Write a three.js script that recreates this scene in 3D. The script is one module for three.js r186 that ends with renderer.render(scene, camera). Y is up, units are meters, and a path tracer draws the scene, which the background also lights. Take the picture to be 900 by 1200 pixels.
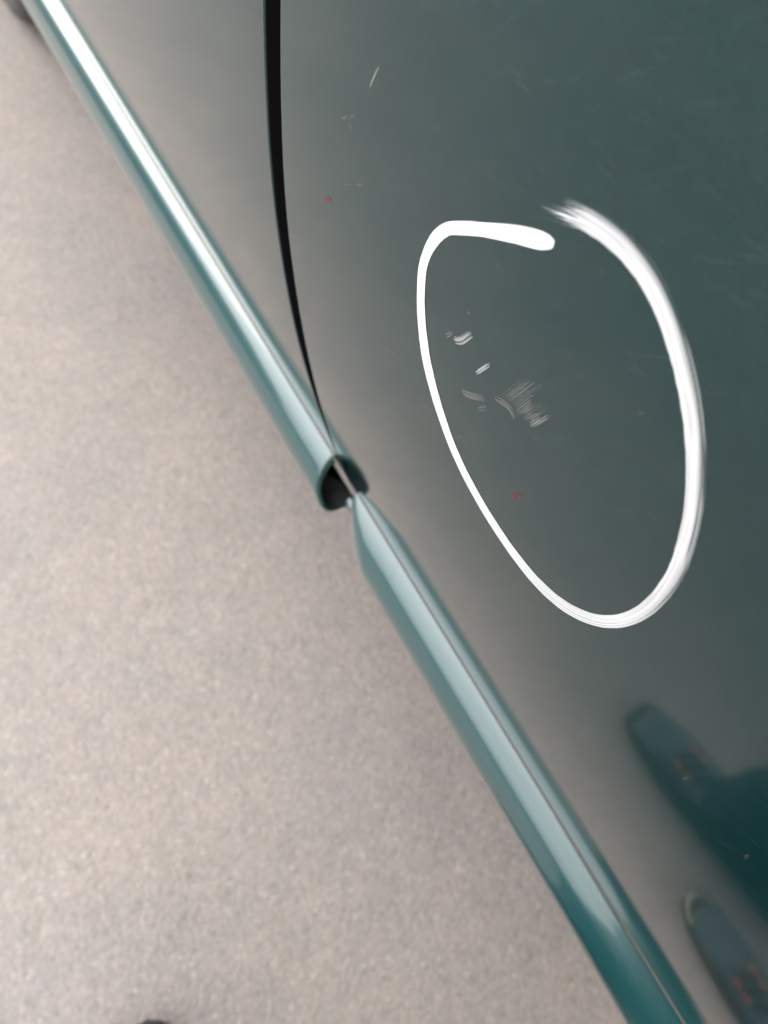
import * as THREE from 'three';
import { RoundedBoxGeometry } from 'three/addons/geometries/RoundedBoxGeometry.js';
import { MarchingCubes } from 'three/addons/objects/MarchingCubes.js';
import { mergeGeometries, mergeVertices } from 'three/addons/utils/BufferGeometryUtils.js';
import { ImprovedNoise } from 'three/addons/math/ImprovedNoise.js';

// ------------------------------------------------------------------ camera, sky, sun, exposure
// world: x towards the rear of the car, y up, z out from the car side; the rubbing strip's top joint runs along y = 0.535, z = 0
const scene = new THREE.Scene();
const camera = new THREE.PerspectiveCamera(67.38, 0.75, 0.01, 600);
const CAM = new THREE.Vector3(0, 0.92, 0.1135);
const RIGHT = new THREE.Vector3(0.4971088, 0.07960298, -0.86402905), UP = new THREE.Vector3(-0.79613675, 0.43781636, -0.41771176), BACK = new THREE.Vector3(0.34503496, 0.89553347, 0.28101722);
camera.position.copy(CAM);
camera.quaternion.setFromRotationMatrix(new THREE.Matrix4().makeBasis(RIGHT, UP, BACK));
camera.focus = 0.205;
camera.userData.fStop = 13;

const noise = new ImprovedNoise();
const N3 = (x, y, z) => noise.noise(x, y, z);
const smooth = THREE.MathUtils.smoothstep, lerp = THREE.MathUtils.lerp, clamp = THREE.MathUtils.clamp;
let seed = 7;
function rnd() { seed = (seed * 1664525 + 1013904223) >>> 0; return seed / 4294967296; }

const SKY_I = 1.0;
{
  const w = 512, h = 256, d = new Float32Array(w * h * 4);
  for (let j = 0; j < h; j++) for (let i = 0; i < w; i++) {
    const el = ((j + 0.5) / h - 0.5) * Math.PI, az = ((i + 0.5) / w - 0.5) * 2 * Math.PI;
    const y = Math.sin(el), x = Math.cos(az) * Math.cos(el), z = Math.sin(az) * Math.cos(el);
    let L = y > 0 ? (0.62 + 0.85 * y) : 0.25;                                            // overcast: brightest overhead
    if (y > 0) { const q = Math.max(0, x * -0.82 + y * 0.5 + z * 0.28); L *= 1 + 0.75 * q ** 3; }   // the sun's side of the cloud
    const k = 1 / (Math.max(y, 0) + 0.25);
    L *= 1 + 0.22 * N3(x * k * 1.6 + 3, z * k * 1.6, 2.5) + 0.1 * N3(x * k * 4.1, z * k * 4.1 + 9, 7.5);
    const o = (j * w + i) * 4;
    d[o] = L * 0.98; d[o + 1] = L * 1.0; d[o + 2] = L * 0.995; d[o + 3] = 1;
  }
  const t = new THREE.DataTexture(d, w, h, THREE.RGBAFormat, THREE.FloatType);
  t.mapping = THREE.EquirectangularReflectionMapping; t.magFilter = THREE.LinearFilter; t.minFilter = THREE.LinearFilter; t.needsUpdate = true;
  scene.background = t; scene.environment = t;
  scene.backgroundIntensity = SKY_I; scene.environmentIntensity = SKY_I;
}
const sun = new THREE.DirectionalLight(new THREE.Color(1, 0.95, 0.88), 0.5);
sun.position.set(-16, 11, 6); sun.target.position.set(0, 0.3, 0);
sun.castShadow = true; sun.shadow.radius = 70; sun.shadow.mapSize.set(2048, 2048);
Object.assign(sun.shadow.camera, { left: -10, right: 10, top: 10, bottom: -10, near: 1, far: 60 });
scene.add(sun, sun.target);

const renderer = new THREE.WebGLRenderer({ antialias: true });
renderer.setSize(768, 1024);
renderer.toneMapping = THREE.LinearToneMapping;
renderer.toneMappingExposure = 3.55;
renderer.shadowMap.enabled = true;

// ------------------------------------------------------------------ helpers
const used = {};
function numbered(n) { used[n] = (used[n] ?? -1) + 1; return used[n] ? n + '_' + String(used[n]).padStart(3, '0') : n; }
function thing(name, label, category, pos = [0, 0, 0]) {
  const o = new THREE.Group(); o.name = numbered(name); o.position.set(...pos); o.userData = { label, category }; scene.add(o); return o;
}
function part(name, geo, mat, parent, label) {
  const m = new THREE.Mesh(geo, mat); m.name = name; m.castShadow = m.receiveShadow = true; if (label) m.userData.label = label; parent.add(m); return m;
}
// a sheet of nu x nv points, f(u, v) -> [x, y, z], uv in metres by default
function sheet(us, vs, f, uvf) {
  const p = [], uv = [], idx = [], nu = us.length, nv = vs.length;
  for (let j = 0; j < nv; j++) for (let i = 0; i < nu; i++) { const q = f(us[i], vs[j]); p.push(...q); uv.push(...(uvf ? uvf(us[i], vs[j], q) : [q[0], q[1]])); }
  for (let j = 0; j < nv - 1; j++) for (let i = 0; i < nu - 1; i++) { const a = j * nu + i, b = a + 1, c = a + nu, e = c + 1; idx.push(a, b, e, a, e, c); }
  const g = new THREE.BufferGeometry();
  g.setAttribute('position', new THREE.Float32BufferAttribute(p, 3)); g.setAttribute('uv', new THREE.Float32BufferAttribute(uv, 2)); g.setIndex(idx); g.computeVertexNormals();
  return g;
}
const range = (a, b, n) => Array.from({ length: n + 1 }, (_, i) => a + (b - a) * i / n);
function box(w, h, d, x, y, z, r = 0) { const g = r ? new RoundedBoxGeometry(w, h, d, 3, r) : new THREE.BoxGeometry(w, h, d); g.translate(x, y, z); return g; }
function merged(gs) { return mergeGeometries(gs.map((g) => { const q = g.index ? g.toNonIndexed() : g.clone(); for (const k of Object.keys(q.attributes)) if (!['position', 'normal', 'uv'].includes(k)) q.deleteAttribute(k); return q; })); }
function dataTex(w, h, f, srgb, repeat = true) {
  const d = new Uint8Array(w * h * 4);
  for (let j = 0; j < h; j++) for (let i = 0; i < w; i++) { const c = f(i, j), o = (j * w + i) * 4; d[o] = clamp(c[0], 0, 1) * 255; d[o + 1] = clamp(c[1], 0, 1) * 255; d[o + 2] = clamp(c[2], 0, 1) * 255; d[o + 3] = 255; }
  const t = new THREE.DataTexture(d, w, h); t.magFilter = THREE.LinearFilter; t.minFilter = THREE.LinearMipmapLinearFilter; t.generateMipmaps = true;
  t.wrapS = t.wrapT = repeat ? THREE.RepeatWrapping : THREE.ClampToEdgeWrapping; if (srgb) t.colorSpace = THREE.SRGBColorSpace; t.needsUpdate = true; return t;
}
const toS = (v) => (v <= 0.0031308 ? v * 12.92 : 1.055 * Math.pow(v, 1 / 2.4) - 0.055);
// value noise that tiles
function tileNoise(size, cells, sd) {
  let s = sd >>> 0; const r = () => { s = (s * 1664525 + 1013904223) >>> 0; return s / 4294967296; };
  const g = Float32Array.from({ length: cells * cells }, r);
  return (i, j) => { const x = i / size * cells, y = j / size * cells, x0 = Math.floor(x), y0 = Math.floor(y), fx = x - x0, fy = y - y0, a = fx * fx * (3 - 2 * fx), b = fy * fy * (3 - 2 * fy), X0 = x0 % cells, X1 = (x0 + 1) % cells, Y0 = (y0 % cells) * cells, Y1 = ((y0 + 1) % cells) * cells; return lerp(lerp(g[Y0 + X0], g[Y0 + X1], a), lerp(g[Y1 + X0], g[Y1 + X1], a), b); };
}

// ------------------------------------------------------------------ materials
const TILE = 2.3, GS = 2048;
let asphalt;
{
  const n = [[6, 3], [17, 11], [45, 5], [130, 8], [330, 21], [700, 33], [1024, 61]].map(([c, s]) => tileNoise(GS, c, s * 977));
  // separate stones of the surfacing: nearest of jittered points
  const C = 420, px = new Float32Array(C * C), py = new Float32Array(C * C), tone = new Float32Array(C * C);
  for (let i = 0; i < C * C; i++) { px[i] = rnd(); py[i] = rnd(); tone[i] = rnd(); }
  const hgt = new Float32Array(GS * GS), stone = (i, j) => {
    const x = i / GS * C, y = j / GS * C, x0 = Math.floor(x), y0 = Math.floor(y); let best = 9, bt = 0;
    for (let b = -1; b <= 1; b++) for (let a = -1; a <= 1; a++) { const k = ((y0 + b + C) % C) * C + ((x0 + a + C) % C), dx = x0 + a + px[k] - x, dy = y0 + b + py[k] - y, q = dx * dx + dy * dy; if (q < best) { best = q; bt = tone[k]; } }
    return [Math.sqrt(best), bt];
  };
  const map = dataTex(GS, GS, (i, j) => {
    const [d, t] = stone(i, j), v = n.map((f) => f(i, j) - 0.5);
    const body = 1 - smooth(d, 0.25, 0.62);
    let L = 0.166 * (1 + 0.16 * v[0] + 0.1 * v[1] + 0.06 * v[2] + 0.07 * v[3] + 0.12 * v[4] + 0.14 * v[5] + 0.12 * v[6]);
    L *= 1 + body * (t - 0.45) * 0.2 - (1 - body) * 0.06;
    if (t > 0.965) L *= 1 + 0.17 * body;
    if (t < 0.03) L *= 1 - 0.16 * body;
    const warm = 0.035 * v[1] + 0.03 * v[3] + 0.06 * (((t * 37) % 1) - 0.5) * body;
    hgt[j * GS + i] = 0.45 * body + 0.25 * v[4] + 0.3 * v[5] + 0.25 * v[3] + 0.3;
    return [toS(L * (1.12 + warm)), toS(L * (0.965)), toS(L * (0.895 - warm))];
  }, true);
  const bump = dataTex(GS, GS, (i, j) => { const h = hgt[j * GS + i]; return [h, h, h]; });
  asphalt = new THREE.MeshStandardMaterial({ map, bumpMap: bump, bumpScale: 0.001, roughness: 0.92 }); asphalt.name = 'asphalt';
}
// paint: dark teal metallic under clear lacquer, with the fine wash marks of an old finish
let paint, paintMap, scuffRough;
{
  const S = 1024, a = tileNoise(S, 5, 71), b = tileNoise(S, 19, 19), c = tileNoise(S, 300, 5), e = tileNoise(S, 512, 9);
  const lines = new Float32Array(S * S);
  for (let k = 0; k < 5200; k++) {                                     // hair-fine polishing marks
    let x = rnd() * S, y = rnd() * S; const ang = 0.55 + (rnd() - 0.5) * 1.1, len = 6 + rnd() * 26, st = (0.2 + 0.8 * rnd() * rnd()); let q = ang;
    for (let t = 0; t < len; t++) { const i = ((x | 0) + S) % S, j = ((y | 0) + S) % S; lines[j * S + i] = Math.max(lines[j * S + i], st * Math.sin(Math.PI * t / len)); x += Math.cos(q); y += Math.sin(q); q += (rnd() - 0.5) * 0.02; }
  }
  paintMap = dataTex(S, S, (i, j) => {
    const v = 1 + 0.05 * (a(i, j) - 0.5) + 0.05 * (b(i, j) - 0.5) + 0.16 * (c(i, j) - 0.5) + 0.16 * (e(i, j) - 0.5), l = lines[j * S + i] * 0.012;
    return [toS(0.003 * v + l), toS(0.0215 * v + l), toS(0.023 * v + l)];
  }, true);
  scuffRough = dataTex(S, S, (i, j) => { const v = 0.075 + 0.03 * (b(i, j) - 0.5) + 0.05 * lines[j * S + i]; return [v, v, v]; });
  for (const t of [paintMap, scuffRough]) t.repeat.set(1 / 0.4, 1 / 0.4);
  paint = new THREE.MeshPhysicalMaterial({ map: paintMap, metalness: 0.0, roughness: 0.13, ior: 1.45, specularIntensity: 0.25, clearcoat: 0.8, clearcoatRoughness: 1, clearcoatRoughnessMap: scuffRough }); paint.name = 'teal_paint';
}
const M = (name, rgb, roughness = 0.7, extra = {}) => { const m = new THREE.MeshPhysicalMaterial({ roughness, ...extra }); m.color.setRGB(...rgb); m.name = name; return m; };
const rubber = M('black_rubber', [0.012, 0.012, 0.013], 0.75), darkVoid = M('dark_metal', [0.01, 0.011, 0.012], 0.9), plasticBlack = M('black_plastic', [0.016, 0.017, 0.018], 0.5);
const gasketM = M('grey_tape', [0.16, 0.145, 0.13], 0.9);
const sealM = M('shut_line_rubber', [0.004, 0.004, 0.0045], 0.95, { specularIntensity: 0.3 });
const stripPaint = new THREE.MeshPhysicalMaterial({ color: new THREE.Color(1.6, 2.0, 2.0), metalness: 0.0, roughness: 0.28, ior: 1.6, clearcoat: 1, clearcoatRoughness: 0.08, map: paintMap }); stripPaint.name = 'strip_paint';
const glass = M('tinted_glass', [0.02, 0.025, 0.025], 0.03), alloy = M('wheel_alloy', [0.45, 0.46, 0.47], 0.35, { metalness: 0.9 });

// ------------------------------------------------------------------ ground
{
  const g = sheet([-90, -20, -6, -3, 0, 3, 6, 20, 90], [90, 20, 6, 3, 0, -3, -6, -20, -90], (x, z) => [x, 0, z], (x, z) => [x / TILE + 0.31, z / TILE + 0.17]);
  const m = part('ground', g, asphalt, scene); m.userData = { kind: 'structure', label: 'worn grey brown asphalt beside the teal car' };
}

// ------------------------------------------------------------------ the car
const H0 = 0.535;
const zs = (y) => { const h = y - H0; return h < -0.12 ? (-0.03744 + 0.4 * (h + 0.12)) : 0.24 * h - 0.6 * h * h; };   // the door's bulge
const car = thing('car', 'glossy dark teal car with side rubbing strips and a white ring on its door', 'car');
// x of the door shut line at height y
function shut(y) {
  const k = [[0.2, -0.177], [0.535, -0.1805], [0.59, -0.186], [0.65, -0.1925], [0.687, -0.1957], [0.715, -0.198], [0.739, -0.1992], [0.79, -0.2004], [0.95, -0.203]];
  for (let i = 1; i < k.length; i++) if (y <= k[i][0]) return lerp(k[i - 1][1], k[i][1], (y - k[i - 1][0]) / (k[i][0] - k[i - 1][0]));
  return -0.203;
}
// a pressed panel: outer skin with rounded folded edges
function panel(xa, xb, ya, yb, ra = 0.0022, rb = 0.0022, low, taper = () => 0, nx = 60, ny = 70) {
  const cols = [], fold = (r, s) => { cols.push([s, 0, 0.022], [s, 0, r + 0.004]); for (let i = 0; i <= 6; i++) { const t = i / 6 * Math.PI / 2; cols.push([s, r * (1 - Math.cos(t)), r * (1 - Math.sin(t))]); } };
  fold(ra, 0);
  for (let i = 1; i < nx; i++) cols.push([i / nx, 0, 0]);
  const at = cols.length; fold(rb, 1); const tail = cols.splice(at).reverse(); cols.push(...tail);
  const vs = [[0, 0.014], [0, 0.002], ...range(0, 1, ny).map((v) => [v, 0])];
  return sheet(cols, vs, ([u, e, d], [v, dv]) => {
    const probe = (y) => { const a = typeof xa === 'function' ? xa(y) : xa, b = typeof xb === 'function' ? xb(y) : xb; return lerp(a + ra, b - rb, u) + (u === 0 ? -ra + e : u === 1 ? rb - e : 0); };
    let y = lerp(ya, yb, v), x = probe(y);
    if (low) { y = lerp(Math.max(ya, low(x)), yb, v); x = probe(y); }
    const z = zs(y) - taper(x, y) - d - dv, slope = (zs(y + 0.001) - zs(y - 0.001)) / 0.002;
    return [x, y + slope * (d + dv), z];
  });
}
const arch = (cx) => (x) => { const q = 0.365 ** 2 - (x - cx) ** 2; return q > 0 ? 0.3 + Math.sqrt(q) : 0.2; };
const GAP = (y) => lerp(0.0011, 0.0044, smooth(y, 0.535, 0.67));
const frontDoor = part('front_door', panel(-0.95, (y) => shut(y) - GAP(y), 0.24, 0.93, 0.0022, 0.0009), paint, car);
const rearDoor = part('rear_door', panel((y) => shut(y) + GAP(y), 0.80, 0.24, 0.93, 0.0018, 0.0022, arch(1.25)), paint, car, 'teal rear door marked with a white ring and fine scratches');
const nose = (x) => (x < -1.7 ? 0.6 * (x + 1.7) ** 2 : 0);
part('front_fender', panel(-2.3, -0.955, 0.24, 0.86, 0.0022, 0.0022, arch(-1.6), nose), paint, car);
part('rear_quarter', panel(0.805, 2.15, 0.26, 0.93, 0.0022, 0.0022, arch(1.25), (x) => (x > 1.5 ? 0.35 * (x - 1.5) ** 2 : 0)), paint, car);
// sill under the doors, jambs behind the shut lines, floor and inner body
part('sill', sheet(range(-0.99, 0.88, 6), range(0, 1, 10), (x, t) => { const a = t * Math.PI; return [x, 0.19 + 0.026 * Math.cos(a), -0.17 + 0.045 * Math.sin(a)]; }), paint, car);
for (const [x, h, y] of [[-0.19, 0.5, 0.68], [-0.952, 0.5, 0.68], [0.8, 0.44, 0.7]]) part('door_jamb', box(0.07, h, 0.02, x, y, -0.08), darkVoid, car);
part('inner_body', merged([box(1.9, 0.7, 1.44, -0.05, 0.55, -0.82), box(0.7, 0.45, 1.05, -1.5, 0.6, -0.82), box(1.0, 0.5, 1.05, 1.42, 0.62, -0.82)]), darkVoid, car);
part('door_seal', sheet(range(0, 1, 12), range(0.25, 0.93, 60), (u, y) => [shut(y) - GAP(y) + 0.00015 + u * (2 * GAP(y) + 0.0012), y, zs(y) - 0.0005 - 0.013 * Math.pow(Math.sin(Math.PI * Math.min(1, u * 1.08)), 0.6)]), sealM, car);
// far side, tops, roof and glass
const mirrorGeo = (g) => { const q = g.clone(), p = q.attributes.position; for (let i = 0; i < p.count; i++) p.setZ(i, -1.62 - p.getZ(i)); const ix = q.index.array; for (let i = 0; i < ix.length; i += 3) { const t = ix[i]; ix[i] = ix[i + 1]; ix[i + 1] = t; } q.computeVertexNormals(); return q; };
part('far_side_panel', mirrorGeo(panel(-2.3, 2.15, 0.24, 0.86, 0.002, 0.002, (x) => Math.max(arch(-1.6)(x), arch(1.25)(x)), nose, 80, 20)), paint, car);
const zTop = zs(0.93);
part('bonnet', sheet(range(0, 1, 14), range(0, 1, 16), (u, v) => { const x = lerp(-2.3, -0.93, u), zl = zs(0.86) - nose(x), z = lerp(zl, -1.62 - zl, v); return [x, lerp(0.68, 0.905, Math.pow(u, 0.6)) + 0.045 * Math.sin(Math.PI * v) * Math.min(1, u * 3), z]; }), paint, car);
part('boot_lid', sheet(range(0, 1, 10), range(0, 1, 12), (u, v) => { const x = lerp(1.55, 2.15, u), zl = zTop - (x > 1.5 ? 0.35 * (x - 1.5) ** 2 : 0), z = lerp(zl, -1.62 - zl, v); return [x, 0.925 - 0.03 * u * u + 0.03 * Math.sin(Math.PI * v), z]; }), paint, car);
part('front_bumper', box(0.2, 0.36, 1.3, -2.28, 0.45, -0.81, 0.06), plasticBlack, car);
part('rear_bumper', box(0.2, 0.36, 1.4, 2.15, 0.48, -0.81, 0.06), plasticBlack, car);
const lean = (y) => zTop - 0.004 - (y - 0.93) * 0.42;
part('roof', sheet(range(0, 1, 16), range(0, 1, 16), (u, v) => { const x = lerp(-0.38, 1.05, u), zl = lean(1.36) + 0.0, z = lerp(zl, -1.62 - zl, v); return [x, 1.345 + 0.05 * Math.sin(Math.PI * v) + 0.03 * Math.sin(Math.PI * u), z]; }), paint, car);
const quad = (a, b, c, d) => sheet([0, 1], [0, 1], (u, v) => [0, 1, 2].map((k) => lerp(lerp(a[k], b[k], u), lerp(d[k], c[k], u), v)));
const Lw = (x, y) => [x, y, lean(y)], Rw = (x, y) => [x, y, -1.62 - lean(y)];
part('window', quad(Lw(-0.84, 0.935), Lw(-0.215, 0.935), Lw(-0.215, 1.335), Lw(-0.34, 1.335)), glass, frontDoor);
part('window', quad(Lw(-0.17, 0.935), Lw(0.80, 0.935), Lw(0.62, 1.335), Lw(-0.17, 1.335)), glass, rearDoor);
part('window_trim', merged([box(0.045, 0.42, 0.012, 0, 0, 0)]), plasticBlack, rearDoor).position.set(-0.1925, 1.13, lean(1.13) - 0.003);
part('far_window', quad(Rw(0.80, 0.935), Rw(-0.84, 0.935), Rw(-0.34, 1.335), Rw(0.62, 1.335)), glass, car);
part('windscreen', quad(Rw(-0.92, 0.93), Lw(-0.92, 0.93), Lw(-0.36, 1.345), Rw(-0.36, 1.345)), glass, car);
part('rear_window', quad(Lw(1.5, 0.93), Rw(1.5, 0.93), Rw(1.02, 1.345), Lw(1.02, 1.345)), glass, car);
part('pillar', quad(Lw(0.82, 0.935), Lw(1.5, 0.935), Lw(1.03, 1.345), Lw(0.64, 1.345)), paint, car);
part('handle', merged([box(0.14, 0.024, 0.02, -0.31, 0.86, zs(0.86) + 0.012, 0.008)]), plasticBlack, frontDoor);
part('handle', merged([box(0.14, 0.024, 0.02, 0.55, 0.86, zs(0.86) + 0.012, 0.008)]), plasticBlack, rearDoor);

// rubbing strips: rounded section swept along x; scale(x) -> how far it stands out
const PROFILE = (() => {
  const p = [[0.0003, 0.5332], [0.0005, 0.5342]], R = 0.025, t0 = 0.4, zc = 0.0006 - R * Math.sin(t0), yc = 0.5348 - R * Math.cos(t0);
  for (let i = -3; i <= 14; i++) { const t = i < 1 ? t0 + [0, 0.004, 0.012, 0.03][i + 3] : lerp(t0, 1.75, i / 14); p.push([zc + R * Math.sin(t), yc + R * Math.cos(t)]); }
  const e = p[p.length - 1]; for (let i = 1; i <= 9; i++) { const t = i / 9 * Math.PI / 2; p.push([0.002 + (e[0] - 0.002) * Math.cos(t), e[1] - 0.0165 * Math.sin(t)]); }
  p.push([-0.0096, e[1] - 0.0168]);
  return p;
})();
function sweep(xsList, shape) {
  return sheet(PROFILE.map((_, i) => i), xsList, (i, x) => { const [z, y] = shape(PROFILE[i][0], PROFILE[i][1], x); const dx = shape.dx ? shape.dx(PROFILE[i][0], PROFILE[i][1], x) : 0; return [x + dx, y, z]; }, (i, x, q) => [q[0], i * 0.004]);
}
// front strip: square rear end, its end face black and slightly slanted
{
  const shape = (z, y, x) => [z, y];
  const E = -0.186, endDx = (z, y) => lerp(0.0068, -0.0065, clamp((y - 0.4975) / 0.0365, 0, 1));
  shape.dx = (z, y, x) => (x > E - 0.03 ? endDx(z, y) * smooth(x, E - 0.03, E) : 0);
  const round = (k) => { const s = (z, y, x) => [z - (z > 0 ? z * 0.11 * k : 0), y - 0.0018 * k * smooth(y, 0.51, 0.535) + 0.0018 * k * (1 - smooth(y, 0.488, 0.5))]; s.dx = shape.dx; return s; };
  const xs = [...range(-0.945, E - 0.03, 40), ...range(E - 0.027, E - 0.0032, 8)];
  const g = sheet(PROFILE.map((_, i) => i), [...xs.map((x) => [x, 0]), [E - 0.0022, 0.02], [E - 0.0014, 0.13], [E - 0.0007, 0.36], [E - 0.0002, 0.66], [E, 1]], (i, [x, k]) => { const s = round(k), [z, y] = s(PROFILE[i][0], PROFILE[i][1], x); return [x + s.dx(PROFILE[i][0], PROFILE[i][1], x), y, z]; }, (i, [x]) => [x, i * 0.004]);
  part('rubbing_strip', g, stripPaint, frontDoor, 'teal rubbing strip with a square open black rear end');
  // hollow end: a recessed dark face inside a thin wall
  const ring = PROFILE.map(([z, y]) => round(1)(z, y, E)), c = [0.004, 0.512];
  const inset = (q, t) => [lerp(c[0], q[0], t), lerp(c[1], q[1], t)];
  part('strip_lip', sheet(ring.map((_, i) => i), [[1, 0], [0.96, 0.0003], [0.9, 0.0002], [0.85, -0.0006]], (i, [t, d]) => { const q = inset(ring[i], t); return [E + endDx(q[0], q[1]) + d, q[1], q[0]]; }), stripPaint, frontDoor);
  const cap = sheet(ring.map((_, i) => i), [[0.85, -0.0006], [0.82, -0.004], [0.8, -0.012], [0.02, -0.012]], (i, [t, d]) => { const q = inset(ring[i], t); return [E + endDx(q[0], q[1]) + d, q[1], q[0]]; });
  part('strip_end', cap, rubber, frontDoor, 'black hollow end of the rubbing strip');
}
// rear strip: front end tapers to a point, with a thin tongue below
{
  const T = -0.1655, L = 0.046;
  const s = (x) => (x > T + L ? 1 : lerp(0.2, 1, Math.pow(Math.sin(clamp((x - T) / L, 0, 1) * Math.PI / 2), 0.85)));
  const shape = (z, y, x) => { if (z <= 0 || s(x) > 0.999) return [z, y]; const m = 0.0166 * s(x), k = 0.005 * Math.min(1, (1 - s(x)) * 4), h = Math.max(k - Math.abs(z - m), 0) / k; return [Math.min(z, m) - h * h * k * 0.25, y]; };
  const xs = [T, T + 0.0005, T + 0.0012, T + 0.0022, ...range(T + 0.004, T + L, 24), ...range(T + L + 0.01, 0.79, 50)];
  const g = sweep(xs, shape);
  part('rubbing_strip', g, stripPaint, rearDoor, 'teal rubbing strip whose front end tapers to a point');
  part('strip_tongue', sheet(range(0, 1, 8), range(-0.1785, -0.15, 6), (t, x) => { const a = t * Math.PI; return [x, 0.5 + 0.0035 * Math.cos(a), -0.004 + 0.0045 * Math.sin(a)]; }), stripPaint, rearDoor);
}
for (const [d, a, b] of [[frontDoor, -0.945, -0.1935], [rearDoor, -0.166, 0.79]]) part('gasket', sheet([a, b], [-0.001, 0.0009], (x, z) => [x, 0.5344, z]), gasketM, d);
// white marker ring on the rear door (door coordinates in mm: outer and inner edge of the stroke)
const onDoor = (x, y, lift) => { const sl = 0.24 - 1.2 * (y - H0), k = 1 / Math.hypot(1, sl); return [x, y - sl * k * lift, zs(y) + k * lift]; };
const cr = (a, b, c, d, t) => 0.5 * (2 * b + (c - a) * t + (2 * a - 5 * b + 4 * c - d) * t * t + (3 * b - a - 3 * c + d) * t * t * t);
function along(k, t) { const i = clamp(Math.floor(t), 0, k.length - 2), f = t - i, K = (j) => k[clamp(j, 0, k.length - 1)]; return K(0).map((_, c) => cr(K(i - 1)[c], K(i)[c], K(i + 1)[c], K(i + 2)[c], f)); }
{
  const K = [
    [-77.1, 813.6, -76.2, 808.6], [-86, 808.4, -84.5, 803.7], [-96.4, 800.7, -95.2, 796.7], [-107, 792.2, -104.7, 789.2], [-111.4, 786.7, -107.1, 786.2], [-113.8, 781.1, -109, 782.4], [-115, 774.9, -110.5, 777.3],
    [-115, 768.6, -110.8, 771.9], [-112.9, 759.4, -108.9, 763.3], [-110.3, 750.9, -106.1, 755.7], [-105.9, 742.2, -101.8, 747.9], [-99.8, 735.1, -96.1, 741.1], [-92.6, 729, -89.5, 734.8], [-85.1, 722.6, -82.4, 728.6],
    [-75.6, 719.1, -73.3, 725.4], [-63.2, 715.6, -61.4, 722], [-49.9, 715.6, -48.6, 722.5], [-37.9, 716.8, -37.2, 724], [-28.5, 722.2, -28.7, 729.4], [-20.7, 729.4, -22, 736.1], [-14.9, 739.4, -17.6, 744.7], [-11.2, 751.5, -15, 753.9],
    [-10.4, 762.8, -14.6, 762.2], [-11.2, 773, -15.2, 770.8], [-13.2, 781.2, -16.8, 778.1], [-15.4, 787.7, -18.7, 784.3], [-18, 793, -20.8, 789.3], [-21.2, 798.4, -23.9, 794.7], [-25, 803.9, -27.6, 800.2], [-29.4, 809.3, -31.8, 805.4], [-34.3, 813.5, -36.7, 809.4], [-37.8, 816, -40.2, 812], [-41.4, 818.5, -43.7, 814.5], [-45.1, 820.5, -47.3, 816.5], [-49, 822.6, -51.2, 818.4],
    [-53.2, 824.4, -55.5, 819.8], [-58.3, 825.9, -59.9, 820.9], [-65.5, 825.2, -66.4, 820.1], [-71.7, 823.5, -72, 818.6], [-77, 822, -76.4, 816.6], [-82.8, 819.2, -80.4, 813.4], [-91, 816.4, -87.8, 809.8],
  ];
  for (const [from, passes] of [[9, 1], [25, 2]]) for (let p = 0; p < passes; p++) { const o = K.map((q) => q.slice()); for (let i = from; i < K.length - 2; i++) for (let c = 0; c < 4; c++) K[i][c] = 0.25 * o[i - 1][c] + 0.5 * o[i][c] + 0.25 * o[i + 1][c]; }
  for (let i = 0; i < K.length; i++) { const q = K[i], f = 0.03 * smooth(i, 4, 8) * (1 - smooth(i, 15, 19)) + 0.03; const g = f - 0.22 * smooth(i, 21, 27); K[i] = [lerp(q[0], q[2], g), lerp(q[1], q[3], g), lerp(q[2], q[0], f), lerp(q[3], q[1], f)]; }
  const n = K.length - 1, ts = range(0, n, n * 8);
  // ink coverage: dry streaks on the way in and on the bottom bend
  const w = 2048, h = 96, n1 = tileNoise(2048, 23, 401), n2 = tileNoise(2048, 64, 77);
  const a = dataTex(w, h, (i, j) => {
    const t = i / w * n, v = j / (h - 1); let k = 1;                                         // v 0: outer edge, 1: inner edge
    const st = n2(i * 0.35, j * 23) , sl = n1(i * 0.9, j * 9);
    const e = Math.min(v, 1 - v); k *= smooth(e, 0.015 + 0.05 * (n1(i * 6, v > 0.5 ? 700 : 100) - 0.3), 0.09);
    if (t < 0.9) { const du = (0.9 - t) / 0.9, r = Math.hypot(du * 1.0, (v - 0.5) * 2); k *= 1 - smooth(r + 0.06 * (sl - 0.5), 0.9, 1.0); }   // rounded start
    const dry = smooth(t, 20, 24) * 0.9;                                                       // outer side runs dry
    k *= 1 - dry * ((1 - smooth(v + 0.25 * (st - 0.5), 0.05, 0.66)) * 0.85 + 0.3 * smooth(sl, 0.35, 0.75));
    const bend = smooth(t, 15, 17) * (1 - smooth(t, 21, 24));
    k *= 1 - bend * 0.75 * smooth(n2(i * 0.12 + 50, j * 21 + 300), 0.66, 0.85) * smooth(e, 0.05, 0.15);
    k *= 1 - bend * 0.3 * smooth(v, 0.45, 0.62) * (1 - smooth(v, 0.62, 0.8)) * sl;
    const end = smooth(t, n - 4.0, n + 0.3);
    k *= 1 - smooth(st * 0.75 + sl * 0.35 + 0.1, 1.12 - end * 1.12, 1.3 - end * 1.1);
    return [k, k, k];
  }, false, false);
  const ink = new THREE.MeshPhysicalMaterial({ roughness: 0.75, alphaMap: a, transparent: true, clearcoat: 0 }); ink.color.setRGB(0.58, 0.58, 0.6); ink.name = 'white_marker_ink';
  const g = sheet(range(0, 1, 6), ts, (v, t) => { const q = along(K, t); return onDoor(lerp(q[0], q[2], v) / 1000, lerp(q[1], q[3], v) / 1000, 0.00012); }, (v, t) => [t / n, v]);
  part('marker_ring', g, ink, rearDoor, 'hand-drawn white marker ring on the teal door');
}
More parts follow.
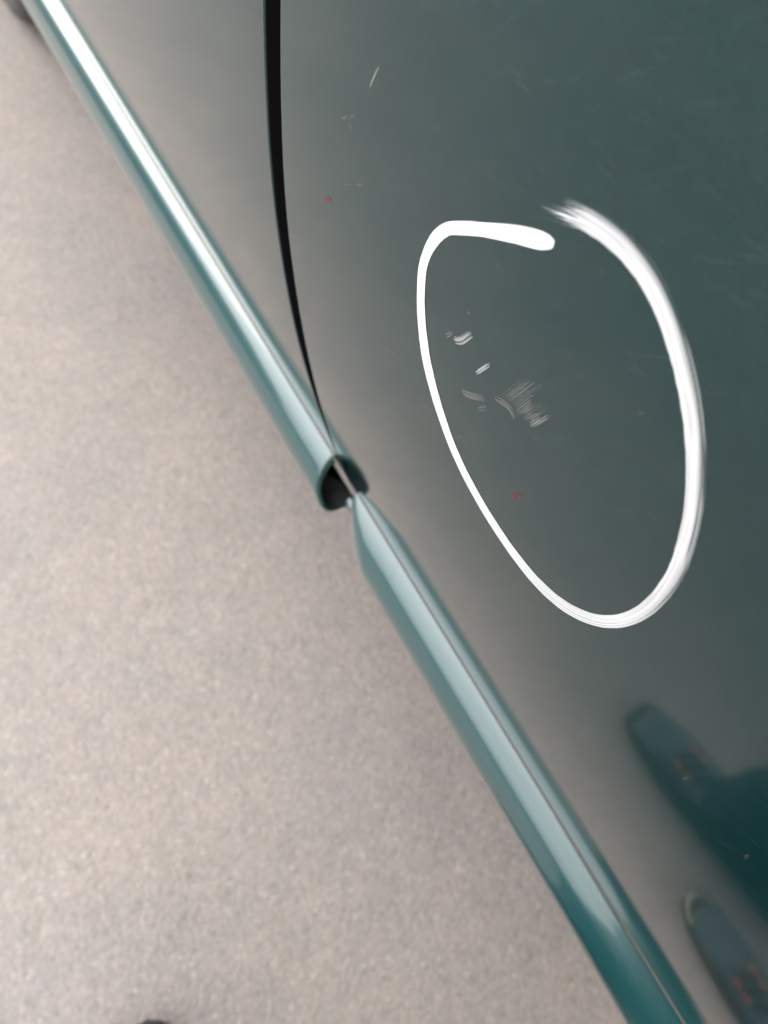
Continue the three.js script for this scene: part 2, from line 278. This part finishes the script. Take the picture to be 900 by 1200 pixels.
// scratches and chips
function stroke(pts, wmm, lift = 0.0002) {
  const K = pts.map((p) => [p[0] / 1000, p[1] / 1000]), n = K.length - 1, ts = range(0, n, Math.max(6, n * 5)), L = [], R = [];
  for (const t of ts) {
    const p = n ? along(K, t) : K[0], q = along(K, Math.min(n, t + 0.05)), o = along(K, Math.max(0, t - 0.05)), dx = q[0] - o[0], dy = q[1] - o[1], l = Math.hypot(dx, dy) || 1;
    const w = wmm / 2000 * Math.pow(Math.sin(Math.PI * clamp(t / n * 0.94 + 0.03, 0, 1)), 0.7) * (0.75 + 0.5 * rnd());
    L.push([p[0] - dy / l * w, p[1] + dx / l * w]); R.push([p[0] + dy / l * w, p[1] - dx / l * w]);
  }
  return sheet(ts.map((_, i) => i), [0, 1], (i, v) => { const q = v ? L[i] : R[i]; return onDoor(q[0], q[1], lift); });
}
const scrapeTone = (rgb, op) => { const m = M('bared_primer', rgb, 0.85); m.transparent = true; m.opacity = op; return m; };
const chalkA = scrapeTone([0.42, 0.42, 0.42], 0.5), chalkB = scrapeTone([0.33, 0.3, 0.28], 0.3), chalkC = scrapeTone([0.2, 0.2, 0.2], 0.3), redPaint = scrapeTone([0.22, 0.02, 0.03], 0.32);
// a scrape: a bundle of hair-fine parallel lines, each a part of the stroke long
const scrape = (pts, band, n, hair, mat) => part('scratch', merged(Array.from({ length: n }, (_, i) => {
  const a = 0.4 * rnd() * rnd(), b = 1 - 0.4 * rnd() * rnd(), m = pts.length - 1, o = (n > 1 ? (i / (n - 1) - 0.5) : 0) * band + (rnd() - 0.5) * band * 0.3, e = pts[m], d = [e[0] - pts[0][0], e[1] - pts[0][1]], l = Math.hypot(...d);
  return stroke([0, 0.5, 1].map((t) => { const q = along(pts, lerp(a, b, t) * m); return [q[0] + d[1] / l * o, q[1] - d[0] / l * o]; }), hair * (0.6 + rnd() * 0.8), 0.0001 + i * 0.00001);
})), mat, rearDoor);
scrape([[-98, 761.2], [-95.8, 765.2]], 1.0, 7, 0.2, chalkC);
scrape([[-95, 763.2], [-92.2, 766], [-89.4, 772]], 1.7, 13, 0.2, chalkA);
scrape([[-83.9, 762.2], [-80.5, 770.2]], 1.2, 8, 0.18, chalkA);
scrape([[-87, 751.6], [-84, 753], [-77.8, 759.1]], 1.8, 12, 0.22, chalkC);
scrape([[-79.2, 752.4], [-76.1, 757]], 1.4, 7, 0.2, chalkC);
scrape([[-75.6, 762.6], [-71.5, 765.6], [-68.6, 764.7], [-66.5, 764.5]], 1.6, 11, 0.22, chalkC);
for (let k = 0; k < 17; k++) {                                          // the hatched scrape in the middle of the ring
  const u = k / 16, x = lerp(-73.4, -61.6, u), y = lerp(763.4, 767.8, u) + rnd() * 2, l = u < 0.35 ? 11 + 6 * rnd() : 5 + 7 * rnd();
  scrape([[x, y], [x + l * 0.16, y + l * 0.5], [x + l * 0.33, y + l * 0.98]], 0.8, 3, 0.1, u > 0.88 ? chalkA : chalkB);
}
scrape([[-147.3, 798.2], [-145.9, 802.1], [-144.5, 805.8]], 0.5, 4, 0.22, chalkB);
for (const q of [[[-158.7, 782.6], [-155, 785.8]], [[-155.7, 784.6], [-151.5, 788.7]], [[-155.2, 784], [-151.3, 783.5]], [[-155, 764.6], [-148.7, 769.2]], [[-148.3, 769.8], [-143.3, 773.5]], [[-166, 740.6], [-162.2, 744.6]], [[-189.2, 774], [-186, 775]], [[-188.8, 713.5], [-184.8, 716.5]], [[-123.8, 727.7], [-120.7, 728.7]], [[-120.8, 729.1], [-117.3, 730.5]], [[-42.1, 799.4], [-40.8, 801.3]], [[-99.9, 725.3], [-98.3, 729.3]], [[-83, 732.6], [-81.6, 735.6]], [[44.3, 730.4], [43.6, 734.5]], [[23.9, 726.7], [23.8, 730.8]], [[-93.2, 774.7], [-92.2, 776.9]]]) scrape(q, 0.35, 2, 0.14, rnd() > 0.5 ? chalkC : chalkB);
part('paint_chip', stroke([[-165.6, 751.2], [-163, 753], [-161, 754.4]], 2.0), redPaint, rearDoor, 'small red mark near the shut line');
part('paint_chip', stroke([[-58, 739.8], [-56.4, 742], [-54.8, 744.8]], 1.6), redPaint, rearDoor, 'small red mark inside the ring');

// wheels
function wheel(x, z, side) {
  const tyreRubber = M('tyre_rubber', [0.05, 0.047, 0.044], 0.85);
  const prof = [[0.2, 0.075], [0.235, 0.092], [0.27, 0.098], [0.292, 0.09], [0.302, 0.075], [0.304, 0], [0.302, -0.075], [0.292, -0.09], [0.27, -0.098], [0.2, -0.08]].map(([r, y]) => new THREE.Vector2(r, y));
  const w = new THREE.Group(); w.name = 'wheel'; w.position.set(x, 0.304, z); car.add(w);
  const g = new THREE.LatheGeometry(prof, 64); g.rotateX(Math.PI / 2);
  const treads = []; for (let k = 0; k < 60; k++) for (const s of [-0.045, 0.0, 0.045]) { const b = new THREE.BoxGeometry(0.02, 0.008, 0.036); b.translate(0, 0.3055, s); b.rotateZ(k / 60 * 2 * Math.PI + s); treads.push(b); }
  part('tyre', merged([g, ...treads]), tyreRubber, w);
  const rimGs = [new THREE.LatheGeometry([[0.19, 0.075], [0.202, 0.085], [0.206, 0.078], [0.196, 0.04], [0.19, -0.08]].map(([r, y]) => new THREE.Vector2(r, y)), 48), new THREE.CylinderGeometry(0.05, 0.055, 0.05, 24).translate(0, 0.04, 0)];
  for (const q of rimGs) q.rotateX(Math.PI / 2);
  for (let k = 0; k < 7; k++) { const b = new RoundedBoxGeometry(0.045, 0.165, 0.022, 2, 0.008); b.translate(0, 0.115, 0.045); b.rotateZ(k / 7 * 2 * Math.PI); rimGs.push(b); }
  part('rim', merged(rimGs), alloy, w);
  if (side < 0) w.rotation.y = Math.PI;
}
wheel(-1.6, -0.163, 1); wheel(1.25, -0.15, 1); wheel(-1.6, -1.46, -1); wheel(1.25, -1.485, -1);

// ------------------------------------------------------------------ person who holds the phone, seen mirrored in the door
function fieldMesh(f, min, max, N) {
  const mc = new MarchingCubes(N, rubber, false, false, 400000), c = min.map((v, i) => (v + max[i]) / 2), hs = min.map((v, i) => (max[i] - v) / 2);
  for (let z = 0; z < N; z++) for (let y = 0; y < N; y++) for (let x = 0; x < N; x++) mc.field[x + y * N + z * N * N] = -f(c[0] + hs[0] * (x - N / 2) / (N / 2), c[1] + hs[1] * (y - N / 2) / (N / 2), c[2] + hs[2] * (z - N / 2) / (N / 2));
  mc.isolation = 0; mc.update();
  const p = mc.positionArray.slice(0, mc.count * 3);
  for (let i = 0; i < p.length; i += 3) for (let k = 0; k < 3; k++) p[i + k] = c[k] + hs[k] * p[i + k];
  let g = new THREE.BufferGeometry(); g.setAttribute('position', new THREE.BufferAttribute(new Float32Array(p), 3));
  g = mergeVertices(g, 1e-5); g.computeVertexNormals();
  const q = g.attributes.position, uv = new Float32Array(q.count * 2); for (let i = 0; i < q.count; i++) { uv[i * 2] = q.getX(i) + q.getZ(i); uv[i * 2 + 1] = q.getY(i); }
  g.setAttribute('uv', new THREE.BufferAttribute(uv, 2));
  return g;
}
function cap(x, y, z, a, b, ra, rb) {
  const bx = b[0] - a[0], by = b[1] - a[1], bz = b[2] - a[2], px = x - a[0], py = y - a[1], pz = z - a[2], t = clamp((px * bx + py * by + pz * bz) / (bx * bx + by * by + bz * bz), 0, 1);
  return Math.hypot(px - bx * t, py - by * t, pz - bz * t) - lerp(ra, rb, t);
}
const smin = (a, b, k) => { const h = Math.max(k - Math.abs(a - b), 0) / k; return Math.min(a, b) - h * h * k * 0.25; };
const bones = (list, k) => (x, y, z) => { let d = 9; for (const [a, b, ra, rb] of list) d = smin(d, cap(x, y, z, a, b, ra, rb), k); return d; };
const J = { hipL: [0.29, 0.88, 0.36], hipR: [0.33, 0.88, 0.2], kneeL: [0.175, 0.5, 0.345], kneeR: [0.375, 0.48, 0.215], ankL: [0.19, 0.1, 0.34], ankR: [0.4, 0.1, 0.202], pel: [0.32, 0.95, 0.285], chest: [0.33, 1.25, 0.3], neck: [0.34, 1.45, 0.3], shL: [0.36, 1.38, 0.475], shR: [0.36, 1.38, 0.125], elL: [0.43, 1.1, 0.53], elR: [0.41, 1.09, 0.09], wrL: [0.34, 0.86, 0.5], wrR: [0.15, 0.905, 0.165], head: [0.3, 1.59, 0.3] };
const person = thing('person', 'person in dark jeans and dark sneakers with orange eyelets standing beside the car door', 'person');
{
  const skin = M('skin', [0.45, 0.27, 0.19], 0.55), jean = new THREE.MeshPhysicalMaterial({ roughness: 0.9 }); jean.name = 'dark_denim';
  const t1 = tileNoise(512, 256, 3), t2 = tileNoise(512, 12, 8);
  jean.map = dataTex(512, 512, (i, j) => { const v = 1 + 0.5 * (t1(i, j) - 0.5) + 0.5 * (t2(i, j) - 0.5); return [toS(0.013 * v), toS(0.022 * v), toS(0.036 * v)]; }, true); jean.map.repeat.set(4, 4);
  const jacket = M('dark_jacket', [0.016, 0.02, 0.026], 0.85), hairM = M('brown_hair', [0.03, 0.02, 0.014], 0.6);
  // body: one continuous figure
  const core = bones([[J.hipL, J.kneeL, 0.072, 0.05], [J.kneeL, J.ankL, 0.048, 0.034], [J.hipR, J.kneeR, 0.072, 0.05], [J.kneeR, J.ankR, 0.048, 0.034], [J.hipL, J.hipR, 0.08, 0.08], [J.pel, J.chest, 0.11, 0.12], [J.chest, J.neck, 0.1, 0.05], [J.shL, J.shR, 0.055, 0.055], [J.neck, J.head, 0.05, 0.055], [J.shL, J.elL, 0.046, 0.036], [J.elL, J.wrL, 0.036, 0.026], [J.shR, J.elR, 0.046, 0.036], [J.elR, J.wrR, 0.036, 0.026]], 0.04);
  const bodyG = fieldMesh(core, [-0.05, 0.02, -0.2], [0.7, 1.66, 0.8], 120);
  // head: face towards -x and down
  const HQ = new THREE.Matrix4().makeRotationZ(0.55).setPosition(...J.head), inv = HQ.clone().invert(), hv = new THREE.Vector3();
  const headF = (x, y, z) => {
    hv.set(x, y, z).applyMatrix4(inv); const X = -hv.x, Y = hv.y, Z = hv.z;                 // X forward
    let d = cap(X, Y, Z, [-0.015, 0.03, 0], [-0.005, 0.045, 0], 0.085, 0.08);
    d = smin(d, cap(X, Y, Z, [0.035, -0.045, 0], [0.045, -0.09, 0], 0.055, 0.036), 0.06);
    d = smin(d, cap(X, Y, Z, [0.085, 0.015, 0], [0.107, -0.022, 0], 0.008, 0.013), 0.02);
    for (const s of [-1, 1]) { d = Math.max(d, -(Math.hypot(X - 0.098, Y - 0.012, Z - s * 0.032) - 0.018)); d = smin(d, Math.hypot(X - 0.072, Y - 0.012, Z - s * 0.031) - 0.013, 0.006); d = smin(d, cap(X, Y, Z, [-0.005, 0.02, s * 0.082], [-0.012, -0.02, s * 0.078], 0.014, 0.009), 0.012); }
    d = smin(d, cap(X, Y, Z, [0.083, -0.052, -0.018], [0.083, -0.052, 0.018], 0.008, 0.008), 0.01);
    return d;
  };
  const headG = fieldMesh(headF, [J.head[0] - 0.16, J.head[1] - 0.17, J.head[2] - 0.14], [J.head[0] + 0.16, J.head[1] + 0.17, J.head[2] + 0.14], 84);
  // hands: palm, four fingers, thumb
  const hand = (root, dir, flat, thumbSide, curl) => {
    const D = new THREE.Vector3(...dir).normalize(), Fl = new THREE.Vector3(...flat).normalize(), S = new THREE.Vector3().crossVectors(D, Fl).normalize(), O = new THREE.Vector3(...root);
    Fl.crossVectors(S, D);
    const P = (a, b, c) => O.clone().addScaledVector(D, a).addScaledVector(S, b * thumbSide).addScaledVector(Fl, c).toArray(), list = [];
    for (let k = 0; k < 4; k++) list.push([P(0.01, 0.014 - k * 0.009, 0), P(0.08, 0.028 - k * 0.018, 0), 0.016, 0.0115]);
    const fs = []; [0.042, 0.047, 0.043, 0.034].forEach((l, k) => { let a = 0.085, c = 0, q = 0; const b = 0.029 - k * 0.0195; let prev = P(a - 0.01, b, 0); [1, 0.62, 0.5].forEach((m, s) => { q += curl * (s ? 1.1 : 0.6); a += Math.cos(q) * l * m; c += Math.sin(q) * l * m; const nx = P(a, b * (1 + 0.05 * s), c); fs.push([prev, nx, 0.0095 - s * 0.001, 0.0088 - s * 0.001]); prev = nx; }); });
    const th = [[P(0.025, 0.022, 0.004), P(0.05, 0.047, 0.014), 0.014, 0.011], [P(0.05, 0.047, 0.014), P(0.078, 0.053, 0.028), 0.011, 0.0095], [P(0.078, 0.053, 0.028), P(0.1, 0.048, 0.04), 0.0095, 0.008]];
    const pf = bones(list, 0.02), ff = fs.map((f) => bones([f], 0.003)), tf = bones(th, 0.008), wr = bones([[P(-0.05, 0, 0), P(0.02, 0, 0), 0.026, 0.022]], 0.01);
    const c = P(0.07, 0, 0.015);
    return fieldMesh((x, y, z) => { let d = smin(pf(x, y, z), wr(x, y, z), 0.02); let f = 9; for (const q of ff) f = Math.min(f, q(x, y, z)); d = smin(d, f, 0.006); return smin(d, tf(x, y, z), 0.008); }, c.map((v) => v - 0.13), c.map((v) => v + 0.13), 84);
  };
  const phoneLow = CAM.clone().addScaledVector(UP, -0.105).addScaledVector(BACK, 0.004);
  const rootR = phoneLow.clone().addScaledVector(UP, -0.085).addScaledVector(BACK, -0.026).addScaledVector(RIGHT, 0.01);
  J.wrR.splice(0, 3, ...rootR.toArray());
  const handR = hand(rootR.toArray(), UP.clone().addScaledVector(RIGHT, -0.12).toArray(), BACK.toArray(), 1, 0.5), handL = hand(J.wrL, [-0.25, -0.95, -0.1], [-0.3, 0, -1], 1, 0.3);
  part('body', merged([bodyG, headG, handR, handL]), skin, person);
  part('hair', fieldMesh((x, y, z) => { hv.set(x, y, z).applyMatrix4(inv); const X = -hv.x, Y = hv.y; return Math.max(headF(x, y, z) - 0.012 - 0.003 * N3(x * 90, y * 90, z * 90), -(Y + 0.75 * -X - 0.012 + 0.0)); }, [J.head[0] - 0.17, J.head[1] - 0.18, J.head[2] - 0.15], [J.head[0] + 0.17, J.head[1] + 0.18, J.head[2] + 0.15], 70), hairM, person);
  const wrinkle = (x, y, z, a) => a * (N3(x * 16, y * 22, z * 16) + 0.6 * N3(x * 30, y * 55, z * 30));
  const jeansF = bones([[J.hipL, J.kneeL, 0.088, 0.07], [J.kneeL, [J.ankL[0] - 0.008, 0.125, J.ankL[2]], 0.07, 0.068], [J.hipR, J.kneeR, 0.088, 0.07], [J.kneeR, [J.ankR[0] - 0.008, 0.125, J.ankR[2]], 0.07, 0.068], [J.hipL, J.hipR, 0.1, 0.1], [[0.315, 0.9, 0.285], J.pel, 0.125, 0.12]], 0.045);
  part('jeans', fieldMesh((x, y, z) => Math.max(jeansF(x, y, z) + wrinkle(x, y, z, 0.006), 0.062 + 0.012 * Math.sin(x * 40) - y, y - 1.02), [0.02, 0.02, 0.0], [0.62, 1.1, 0.6], 110), jean, person, 'dark blue jeans');
  const jackF = bones([[[0.325, 0.93, 0.285], J.chest, 0.135, 0.15], [J.chest, [0.35, 1.41, 0.3], 0.13, 0.075], [J.shL, J.shR, 0.075, 0.075], [J.shL, J.elL, 0.066, 0.055], [J.elL, J.wrL, 0.055, 0.04], [J.shR, J.elR, 0.066, 0.055], [J.elR, J.wrR, 0.054, 0.04]], 0.05);
  const wv = new THREE.Vector3(...J.wrR).sub(new THREE.Vector3(...J.elR)).normalize(), wl = new THREE.Vector3(...J.wrL).sub(new THREE.Vector3(...J.elL)).normalize();
  const cut = (x, y, z, w, d) => (Math.hypot(x - w[0], y - w[1], z - w[2]) < 0.12 ? (x - w[0]) * d.x + (y - w[1]) * d.y + (z - w[2]) * d.z + 0.012 : -1);
  part('jacket', fieldMesh((x, y, z) => Math.max(jackF(x, y, z) + wrinkle(x, y, z, 0.007), (y < 1.0 && Math.abs(x - 0.32) < 0.2 && Math.abs(z - 0.285) < 0.15) ? 0.9 - y : -1, cut(x, y, z, J.wrR, wv), cut(x, y, z, J.wrL, wl), y - 1.5), [0.0, 0.75, -0.05], [0.68, 1.52, 0.72], 110), jacket, person, 'dark jacket');
  // shoes
  const upperM = new THREE.MeshPhysicalMaterial({ roughness: 0.8 }); upperM.name = 'slate_suede';
  const u1 = tileNoise(256, 120, 6), u2 = tileNoise(256, 9, 2);
  upperM.map = dataTex(256, 256, (i, j) => { const v = 1 + 0.4 * (u1(i, j) - 0.5), w = smooth(u2(i, j), 0.45, 0.8); return [toS(lerp(0.042, 0.085, w) * v), toS(lerp(0.056, 0.072, w) * v), toS(lerp(0.072, 0.062, w) * v)]; }, true); upperM.map.repeat.set(5, 5);
  const soleM = M('dark_sole', [0.012, 0.014, 0.014], 0.7), bumper = M('pale_toe_rubber', [0.5, 0.46, 0.4], 0.6), eyelet = M('orange_eyelet', [0.34, 0.085, 0.035], 0.5), laceM = M('dark_lace', [0.02, 0.024, 0.028], 0.9);
  const halfW = (t) => 0.06 * Math.pow(Math.sin(Math.PI * clamp(0.04 + 0.96 * Math.pow(t, 0.72), 0, 1)), 0.42) * (1 - 0.22 * smooth(t, 0.3, 0.72));   // t 0 toe .. 1 heel
  const bend = (t) => 0.012 * Math.sin(Math.PI * t) ;
  const topY = (t) => 0.03 + 0.046 * smooth(t, 0.0, 0.2) + 0.042 * smooth(t, 0.25, 0.62) + 0.004 * Math.sin(t * 9);
  const LEN = 0.285;
  function shoe(x0, zc, side, turn, pale) {
    const s = new THREE.Group(); s.name = 'shoe'; s.position.set(x0, 0, zc); s.rotation.y = turn; person.add(s);
    const ts = range(0, 1, 40);
    part('sole', sheet([...range(0, 2 * Math.PI, 28)], ts, (a, t) => { const w = halfW(t) + 0.004, c = Math.cos(a), q = Math.sin(a); return [t * LEN, 0.013 + 0.012 * Math.sign(q) * Math.pow(Math.abs(q), 0.5) + 0.008 * (1 - smooth(t, 0, 0.12)), side * bend(t) + w * Math.sign(c) * Math.pow(Math.abs(c), 0.5)]; }), soleM, s);
    part('upper', sheet(range(0, Math.PI, 24), ts, (a, t) => { const w = halfW(t) * (1 - 0.25 * smooth(t, 0.3, 0.7) * Math.sin(a) ** 2), c = Math.cos(a), q = Math.sin(a), h = topY(t) - 0.022; return [0.001 + t * (LEN - 0.004), 0.018 + h * Math.pow(q, 0.62), side * bend(t) + w * Math.sign(c) * Math.pow(Math.abs(c), 0.75)]; }), upperM, s);
    if (pale) part('toe_guard', sheet(range(-1.15, 1.15, 16), range(0, 1, 5), (a, v) => { const b = v * Math.PI; return [0.03 - 0.033 * Math.cos(a), 0.034 + 0.008 * Math.cos(b), side * 0.003 + 0.042 * Math.sin(a) - 0.0 + 0.004 * Math.sin(b) * Math.sin(a)]; }), bumper, s, 'pale rubber toe edge');
    for (let k = 0; k < 2; k++) for (const q of [-1, 1]) { const t = 0.24 + k * 0.05, g = new THREE.TorusGeometry(0.004, 0.0024, 8, 14); g.rotateX(Math.PI / 2); const m = part('eyelet', g, eyelet, s); m.position.set(t * LEN, topY(t) - 0.0055, side * bend(t) + q * 0.025); m.rotation.z = 0.35; m.rotation.x = q * 0.55; }
    for (let k = 0; k < 3; k++) { const t = 0.23 + k * 0.05; part('lace', new THREE.TubeGeometry(new THREE.CatmullRomCurve3([-1, -0.4, 0.4, 1].map((q) => new THREE.Vector3(t * LEN + q * 0.006, topY(t) + 0.003 - 0.004 * q * q, side * bend(t) + q * 0.02))), 12, 0.0028, 6), laceM, s); }
  }
  shoe(0.02, 0.338, 1, -0.02, false);
  shoe(0.203, 0.188, -1, 0.02, true);
}
// ------------------------------------------------------------------ the phone in the person's hand
{
  const p = thing('phone', 'phone held flat in the standing person\'s hand above the rubbing strip', 'phone');
  const m = new THREE.Matrix4().makeBasis(RIGHT, UP, BACK); p.quaternion.setFromRotationMatrix(m);
  p.position.copy(CAM).addScaledVector(UP, -0.063).addScaledVector(BACK, 0.0075).addScaledVector(RIGHT, 0.022);
  part('case', new RoundedBoxGeometry(0.073, 0.155, 0.0075, 4, 0.0035), M('dark_phone_case', [0.02, 0.02, 0.022], 0.35), p);
  part('screen', box(0.067, 0.147, 0.0006, 0, 0, 0.0041), M('dark_screen', [0.01, 0.01, 0.012], 0.08), p);
  part('lens', new THREE.CylinderGeometry(0.006, 0.006, 0.0016, 24).rotateX(Math.PI / 2).translate(-0.022, 0.063, -0.0045), M('lens_glass', [0.01, 0.01, 0.015], 0.05), p);
}
// ------------------------------------------------------------------ buildings across the yard, mirrored in the strip
function building(name, label, x0, x1, z0, h, roofH, tone) {
  const b = thing(name, label, 'building', [(x0 + x1) / 2, 0, z0]), w = x1 - x0, d = 6;
  const wallM = M('render_coat', tone, 0.9), roofM = M('roof_tile', [0.07, 0.045, 0.04], 0.85), frameM = M('window_frame', [0.6, 0.6, 0.58], 0.5), doorM = M('door_paint', [0.08, 0.09, 0.1], 0.5);
  part('wall', box(w, h, d, 0, h / 2, d / 2), wallM, b);
  const rs = new THREE.Shape([[-0.3, 0], [d / 2, roofH], [d + 0.3, 0]].map(([x, y]) => new THREE.Vector2(x, y))); const rg = new THREE.ExtrudeGeometry(rs, { depth: w + 0.4, bevelEnabled: false }); rg.rotateY(-Math.PI / 2); rg.translate((w + 0.4) / 2, h + 0.003, 0); part('roof', rg, roofM, b);
  const n = Math.max(2, Math.floor(w / 2.6)), rows = h > 4.5 ? [1.5, 4.2] : [1.6];
  for (const y of rows) for (let k = 0; k < n; k++) {
    const x = -w / 2 + (k + 0.5) * w / n, door = y === rows[0] && k === 1, hh = door ? 2.1 : 1.15, yc = door ? 1.05 : y;
    const f = part(door ? 'door' : 'window', merged([box(1.1, 0.07, 0.08, x, yc + hh / 2, -0.02), box(1.1, 0.07, 0.08, x, yc - hh / 2, -0.02), box(0.07, hh - 0.07, 0.08, x - 0.515, yc, -0.02), box(0.07, hh - 0.07, 0.08, x + 0.515, yc, -0.02)]), frameM, b);
    part(door ? 'door_panel' : 'pane', box(0.96, hh - 0.07, 0.02, x, yc, -0.012), door ? doorM : glass, f);
  }
}
building('low_building', 'low rendered building with a tiled roof across the yard', -16, 22, 24, 2.3, 1.2, [0.14, 0.13, 0.12]);
building('near_building', 'nearer rendered building with a tiled roof across the yard', -18, -7.6, 6, 3.4, 1.3, [0.09, 0.08, 0.075]);

renderer.render(scene, camera);
